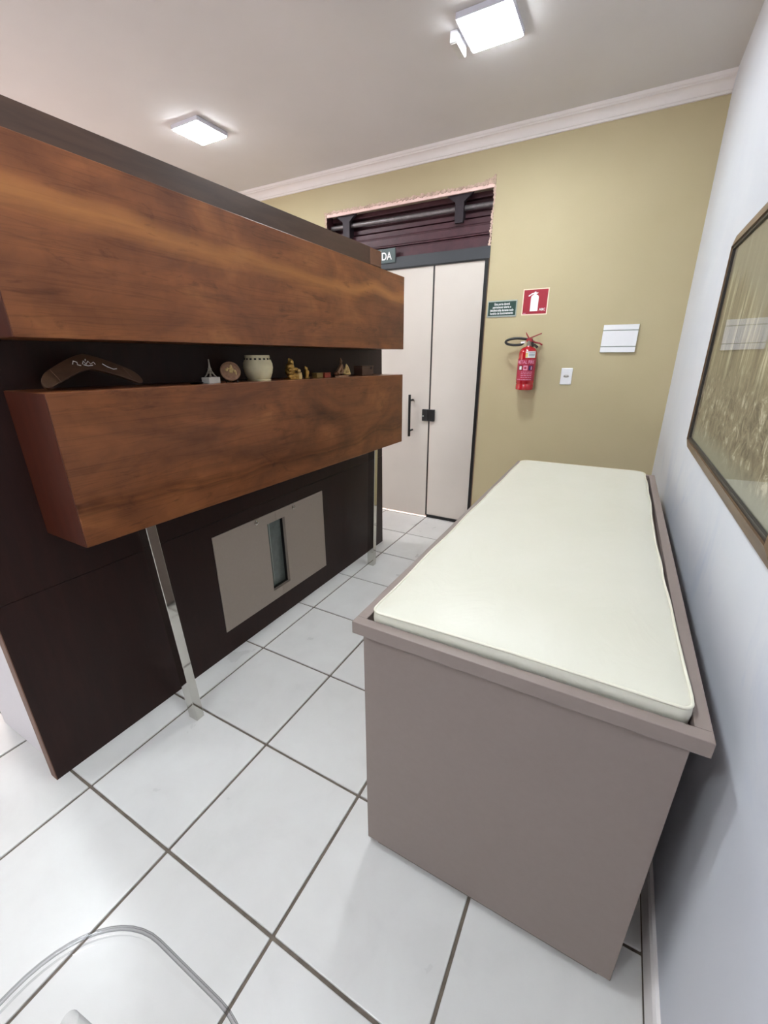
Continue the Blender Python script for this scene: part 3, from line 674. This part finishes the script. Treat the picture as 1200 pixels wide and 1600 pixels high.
for (y0, y1, z0, z1) in ((rw, Wd - rw, rw, rw + 0.022), (rw, Wd - rw, H - rw - 0.022, H - rw), (rw, rw + 0.022, rw, H - rw), (Wd - rw - 0.022, Wd - rw, rw, H - rw)):
    MB().box(-dep + 0.012, -0.01, y0, y1, z0, z1).build('fillet', 'fillet', pic)
MB().box(-0.02, -0.012, rw, Wd - rw, rw, H - rw).build('print', 'engraving', pic)
MB().box(-0.0262, -0.0260, rw + 0.01, Wd - rw - 0.01, rw + 0.01, H - rw - 0.01).build('glass', 'pglass', pic)

# ------------------------------------------------------------------ ceiling lights
def panel_light(x, y, label, r=0.285):
    t = empty('ceiling_light', (x, y, CZ)); tag(t, label, 'ceiling light', 'square ceiling panel lights')
    for (x0, x1, y0, y1) in ((-r, r, -r, -r + 0.02), (-r, r, r - 0.02, r), (-r, -r + 0.02, -r + 0.02, r - 0.02), (r - 0.02, r, -r + 0.02, r - 0.02)):
        MB().box(x0, x1, y0, y1, -0.056, 0.0).build('frame', 'ledframe', t, bevel=0.003)
    MB().box(-r + 0.02, r - 0.02, -r + 0.02, r - 0.02, -0.068, -0.02).build('diffuser', 'led', t)
    return t
panel_light(1.505, 4.68, 'square lit ceiling panel light with a small white box beside it')
panel_light(-2.97, 4.69, 'square lit ceiling panel light above the wooden partition')
panel_light(-3.2, 0.35, 'square lit ceiling panel light over the counter, outside the view')
panel_light(1.505, 0.35, 'square lit ceiling panel light overhead in front of the bed, outside the view')
panel_light(1.505, -3.1, 'square lit ceiling panel light behind the viewer, nearer the white wall')
panel_light(-3.2, -3.1, 'added square ceiling panel light, unseen behind the viewer, beyond the counter')  # added unseen panel, brightens the near white wall and the bed front
jb = empty('ceiling_junction_box', (1.125, 4.76, CZ)); tag(jb, 'small white plastic box on the ceiling beside the lit panel', 'box')
MB().box(-0.042, 0.042, -0.15, 0.15, -0.10, 0.0).build('housing', 'white', jb, bevel=0.006)
MB().box(-0.034, 0.034, -0.13, 0.13, -0.108, -0.099).build('cover', 'marble', jb)

# ------------------------------------------------------------------ things on the shelf formed by the lower beam
def shelf_z(y): return 3.137 - (y - 0.447) / (5.235 - 0.447) * 0.056 + 0.001
def shelf(name, x, y, label, cat, rz=0.0, group=None):
    w = toW((x, y, shelf_z(y))); o = empty(name, w, rz=-TH + rz); return tag(o, label, cat, group)
# boomerang, leaning back on the panel
r = shelf('boomerang', 0.27, 0.91, 'dark wooden boomerang with a fine white drawing propped in the shelf gap', 'boomerang')
r.rotation_euler = (0, -0.55, -TH)
top, bot = [], []
K = 44
for i in range(K + 1):
    t = -1 + 2 * i / K; t = math.copysign(1 - (1 - abs(t)) ** 1.5, t)
    y = 0.34 * t; base = 0.225 * (1 - abs(t) ** 1.3) if t < 0 else 0.225 * (1 - abs(t) ** 1.35)
    w = 0.060 - 0.008 * abs(t) ** 2
    e_ = max(0.0, abs(t) - 0.84) / 0.16; w *= math.sqrt(max(0.0, 1 - e_ ** 2))
    zc = 0.040 + base * 0.72 * 1.0
    top.append((y, zc + w)); bot.append((y, zc - w))
poly = top + bot[-2:0:-1]
bmr = MB().prism(poly, 'x', 0.0, 0.024).build('blade', 'boom', r, bevel=0.004)
for pts in ([(-0.10, 0.19), (-0.085, 0.215), (-0.065, 0.205), (-0.07, 0.185), (-0.05, 0.178)], [(-0.035, 0.19), (-0.02, 0.215), (-0.012, 0.188), (0.01, 0.212), (0.02, 0.19), (0.045, 0.205), (0.05, 0.186)], [(-0.03, 0.185), (-0.005, 0.176), (0.03, 0.180)], [(0.10, 0.19), (0.125, 0.165), (0.16, 0.145), (0.185, 0.148)], [(-0.005, 0.215), (0.0, 0.228)]):
    MB().tube([(0.0255, a, b - 0.012) for a, b in pts], 0.0032, 6).build('drawing', 'print_white', bmr, smooth=True)
for yy, z0, z1 in ((-0.245, 0.045, 0.14), (0.245, 0.06, 0.14)):
    MB().tube([(0.0245, yy + 0.02, z0), (0.0245, yy - 0.01, z1)], 0.002, 5).build('band_line', 'edge', bmr)
# flat black dish
r = shelf('black_dish', 0.36, 1.67, 'thin flat black dish on the shelf beside the tower figurine', 'dish')
MB().lathe([(0.0, 0.0), (0.045, 0.0), (0.06, 0.012), (0.055, 0.013), (0.04, 0.006), (0.0, 0.006)], n=20, cap=False).build('bowl', 'black', r, smooth=True)
# tower on a stone block
r = shelf('tower_figurine', 0.36, 1.825, 'small grey metal tower figurine on a pale block', 'figurine', rz=0.15)
MB().box(-0.045, 0.045, -0.068, 0.068, 0.0, 0.052).build('base', 'marble', r, bevel=0.004)
for sx_, sy_ in ((1, 1), (1, -1), (-1, 1), (-1, -1)):
    MB().tube([(sx_ * 0.027 * (1 - t) ** 3.2 + 0.002 * sx_, sy_ * 0.036 * (1 - t) ** 3.2 + 0.002 * sy_, 0.052 + 0.15 * t) for t in [i / 8 for i in range(9)]], [0.007 - 0.004 * i / 8 for i in range(9)], 6).build('tower_leg', 'pewter', r, smooth=True)
MB().box(-0.022, 0.022, -0.026, 0.026, 0.083, 0.089).box(-0.012, 0.012, -0.014, 0.014, 0.122, 0.127).build('platform', 'pewter', r)
# bronze medal on a stand
r = shelf('bronze_medal', 0.37, 2.045, 'round bronze medal with raised relief standing on a tiny easel', 'medal', rz=-0.62)
rot = Matrix.Rotation(math.radians(68), 3, 'Y')
def disc_rot(prof, n=30):
    mb = MB(); mb.lathe(prof, n=n); mb.v = [tuple(rot @ Vector(p) + Vector((0, 0, 0.098))) for p in mb.v]; return mb
d = disc_rot([(0.0, -0.008), (0.088, -0.008), (0.092, 0.0), (0.088, 0.008), (0.076, 0.008), (0.074, 0.004), (0.0, 0.004)]).build('disc', 'bronze', r, smooth=True)
rel = MB()
for i in range(9):
    a = rnd.uniform(0, 6.28); q = rnd.uniform(0.0, 0.05)
    rel.ell((q * math.cos(a), q * math.sin(a), 0.005), (rnd.uniform(0.010, 0.024), rnd.uniform(0.008, 0.018), 0.007), 10)
rel.v = [tuple(rot @ Vector(p) + Vector((0, 0, 0.098))) for p in rel.v]
rel.build('relief', 'palegold', d, smooth=True)
for yy in (-0.05, 0.05):
    MB().tube([(0.055, yy, 0.0), (0.01, yy, 0.02), (-0.05, yy * 0.3, 0.0), ], 0.006, 6).build('easel_foot', 'iron', r)
# cream pot with a row of square cut-outs
r = shelf('cream_pot', 0.32, 2.45, 'cream ceramic pot with a row of small square holes under the rim', 'pot')
MB().lathe([(0.0, 0.0), (0.118, 0.0), (0.122, 0.012), (0.12, 0.016)], n=32).build('saucer', 'cream_ceramic', r, smooth=True)
pp = [(0.0, 0.016), (0.108, 0.016), (0.118, 0.024), (0.136, 0.075), (0.146, 0.125), (0.143, 0.165), (0.130, 0.20), (0.122, 0.225), (0.122, 0.240), (0.117, 0.244), (0.112, 0.238), (0.112, 0.21), (0.12, 0.12), (0.0, 0.03)]
pot = MB().lathe(pp, n=40, cap=False).build('body', 'cream_ceramic', r, smooth=True)
for i in range(18):
    a = 2 * math.pi * i / 18 + 0.1; c, s_ = math.cos(a), math.sin(a); q = MB()
    P = []
    for rr in (0.118, 0.1295):
        for du, dz in ((-0.011, 0.198), (0.011, 0.198), (0.011, 0.216), (-0.011, 0.216)): P.append((rr * c - du * s_, rr * s_ + du * c, dz))
    q.hexa([P[0], P[1], P[5], P[4], P[3], P[2], P[6], P[7]]).build('cutout', 'hole', pot)
# golden figures
r = shelf('seated_figurine', 0.35, 2.90, 'golden seated figurine with a small drum at its feet on the shelf', 'figurine')
q = MB(); q.ell((0, -0.01, 0.085), (0.055, 0.060, 0.068)); q.ell((0.005, 0.005, 0.172), (0.034, 0.034, 0.040)); q.ell((0, -0.012, 0.208), (0.014, 0.016, 0.014)); q.ell((0.01, -0.02, 0.135), (0.048, 0.050, 0.040))
q.ell((0.035, 0.045, 0.035), (0.032, 0.055, 0.030)); q.ell((0.035, -0.045, 0.030), (0.03, 0.045, 0.028)); q.ell((0.04, 0.035, 0.105), (0.022, 0.045, 0.02)); q.ell((0.045, -0.055, 0.10), (0.02, 0.03, 0.02)); q.box(-0.05, 0.06, -0.07, 0.07, 0.0, 0.014)
q.build('body', 'gold', r, remesh=0.006)
MB().lathe([(0.0, 0.0), (0.030, 0.0), (0.034, 0.03), (0.030, 0.065), (0.032, 0.07), (0.0, 0.07)], (0.045, 0.085, 0.0), 16, cap=False).build('drum', 'palegold', r, smooth=True)
MB().ell((0.045, 0.085, 0.085), (0.022, 0.022, 0.022)).build('drum_knob', 'palegold', r, smooth=True)
r = shelf('standing_figurine', 0.36, 3.155, 'tiny golden standing figurine next to the seated one', 'figurine')
q = MB(); q.lathe([(0.0, 0.0), (0.034, 0.0), (0.034, 0.012), (0.024, 0.018), (0.028, 0.05), (0.030, 0.075), (0.022, 0.092), (0.0, 0.095)], n=14, cap=False); q.ell((0, 0, 0.108), (0.022, 0.022, 0.020)); q.ell((0.012, -0.022, 0.066), (0.014, 0.01, 0.024)); q.ell((0.012, 0.022, 0.066), (0.014, 0.01, 0.024)); q.box(-0.008, 0.008, -0.024, -0.012, 0.11, 0.136)
q.build('body', 'gold', r, remesh=0.005)
for y, mt, nm, lb in ((3.36, 'olive', 'olive_trinket_box', 'tiny olive box with a lid on the shelf'), (3.515, 'redbox', 'red_trinket_box', 'tiny brick red box with a lid on the shelf')):
    r = shelf(nm, 0.36, y, lb, 'box')
    MB().box(-0.04, 0.04, -0.058, 0.058, 0.0, 0.042).build('body', mt, r, bevel=0.006)
    MB().box(-0.042, 0.042, -0.060, 0.060, 0.044, 0.058).build('lid', mt, r, bevel=0.005)
r = shelf('figurine_group', 0.36, 3.86, 'bronze and pale gold figurine group on an oval base on the shelf', 'figurine')
q = MB(); q.lathe([(0.0, 0.0), (0.10, 0.0), (0.095, 0.02), (0.0, 0.022)], n=20, cap=False); q.v = [(p[0] * 0.6, p[1] * 1.5, p[2]) for p in q.v]
q.build('base', 'bronze', r, smooth=True)
q = MB(); q.ell((0, -0.01, 0.115), (0.032, 0.034, 0.055)); q.ell((0, -0.005, 0.188), (0.020, 0.020, 0.022)); q.ell((0, -0.01, 0.215), (0.010, 0.012, 0.014))
q.tube([(0.01, -0.03, 0.14), (0.02, -0.09, 0.085), (0.02, -0.13, 0.045)], [0.022, 0.026, 0.03]); q.tube([(0.01, 0.0, 0.08), (0.02, -0.04, 0.03)], [0.03, 0.02]); q.ell((0, -0.10, 0.045), (0.035, 0.06, 0.03))
q.build('figure', 'bronze', r, remesh=0.006)
q = MB(); q.tube([(0.025, 0.01, 0.03), (0.03, 0.045, 0.09), (0.03, 0.075, 0.155)], [0.02, 0.016, 0.01]); q.tube([(0.02, 0.16, 0.03), (0.025, 0.125, 0.085), (0.03, 0.085, 0.135)], [0.014, 0.016, 0.014]); q.ell((0.03, 0.06, 0.075), (0.025, 0.045, 0.03)); q.ell((0.03, 0.10, 0.03), (0.03, 0.06, 0.016))
q.build('figure', 'palegold', r, remesh=0.006)
r = shelf('brown_box', 0.30, 4.50, 'small brown rectangular box at the far end of the shelf gap', 'box')
MB().box(-0.07, 0.07, -0.15, 0.15, 0.0, 0.105).build('body', 'brownbox', r, bevel=0.005)
MB().box(-0.074, 0.074, -0.154, 0.154, 0.106, 0.132).build('lid', 'brownbox', r, bevel=0.005)
MB().box(0.071, 0.076, 0.06, 0.10, 0.085, 0.118).build('clasp', 'iron', r)

# ------------------------------------------------------------------ clear plastic chair
def chair():
    cx, cy, zs = 2.17, -1.10, 1.02
    r = empty('clear_chair', (cx, cy, 0)); tag(r, 'clear transparent plastic chair with rounded seat in the bottom corner', 'chair')
    hx, hy, rc = 0.565, 0.572, 0.38
    def outline(d, n=12):
        o = []
        for (sx_, sy_, a0) in ((1, 1, 0), (-1, 1, 90), (-1, -1, 180), (1, -1, 270)):
            for i in range(n + 1):
                a = math.radians(a0 + 90 * i / n); rr = rc - d
                o.append((sx_ * (hx - rc) + rr * math.cos(a), sy_ * (hy - rc) + rr * math.sin(a)))
        return o
    rings = [(0.30, zs - 0.032), (0.12, zs - 0.031), (0.045, zs - 0.026), (0.022, zs - 0.024), (0.016, zs - 0.048), (0.004, zs - 0.048), (0.0, zs - 0.034), (0.0, zs - 0.014), (0.006, zs - 0.003), (0.017, zs), (0.032, zs - 0.006), (0.06, zs - 0.013), (0.12, zs - 0.017), (0.30, zs - 0.018)]
    vs, fs = [], []
    for d, z in rings: vs += [(x, y, z) for x, y in outline(d)]
    n = len(outline(0))
    for j in range(len(rings) - 1):
        for i in range(n): fs.append((j * n + i, j * n + (i + 1) % n, (j + 1) * n + (i + 1) % n, (j + 1) * n + i))
    fs.append(tuple(reversed(range(n)))); fs.append(tuple((len(rings) - 1) * n + i for i in range(n)))
    MB().add(vs, fs).build('seat', 'clear', r, smooth='all')
    MB().tube([(x, y, zs - 0.012) for x, y in outline(0.005)], 0.0095, 10, closed=True).build('seat_rim', 'clear_edge', r, smooth='all')
    for sx_, sy_ in ((1, 1), (-1, 1), (-1, -1), (1, -1)):
        x, y = sx_ * 0.285, sy_ * 0.262
        MB().tube([(x, y, zs - 0.033), (x + sx_ * 0.03, y + sy_ * 0.03, zs - 0.30), (x + sx_ * 0.10, y + sy_ * 0.10, 0.0)], [0.030, 0.030, 0.024], 18).build('leg', 'clear', r, smooth=True)
    bk = []
    for i in range(25):
        a = math.pi * i / 24; bk.append((-0.48 * math.cos(a), 0.42 + 0.0, zs + 0.35 + 0.62 * math.sin(a)))
    # oval backrest behind the seat
    P, F = [], []
    for t in (0.0, 0.03):
        for i in range(36):
            a = 2 * math.pi * i / 36; z = zs + 0.62 + 0.50 * math.sin(a); P.append((0.46 * math.cos(a), -hy + 0.06 - 0.14 * (z - zs) - t, z))
    F = [tuple(range(36)), tuple(reversed(range(36, 72)))] + [(i, (i + 1) % 36, (i + 1) % 36 + 36, i + 36) for i in range(36)]
    MB().add(P, F).build('backrest', 'clear', r)
    for s_ in (-1, 1):
        MB().tube([(s_ * 0.33, -hy + 0.08, zs - 0.03), (s_ * 0.36, -hy + 0.0, zs + 0.30)], 0.03, 10).build('back_support', 'clear', r, smooth=True)
chair()
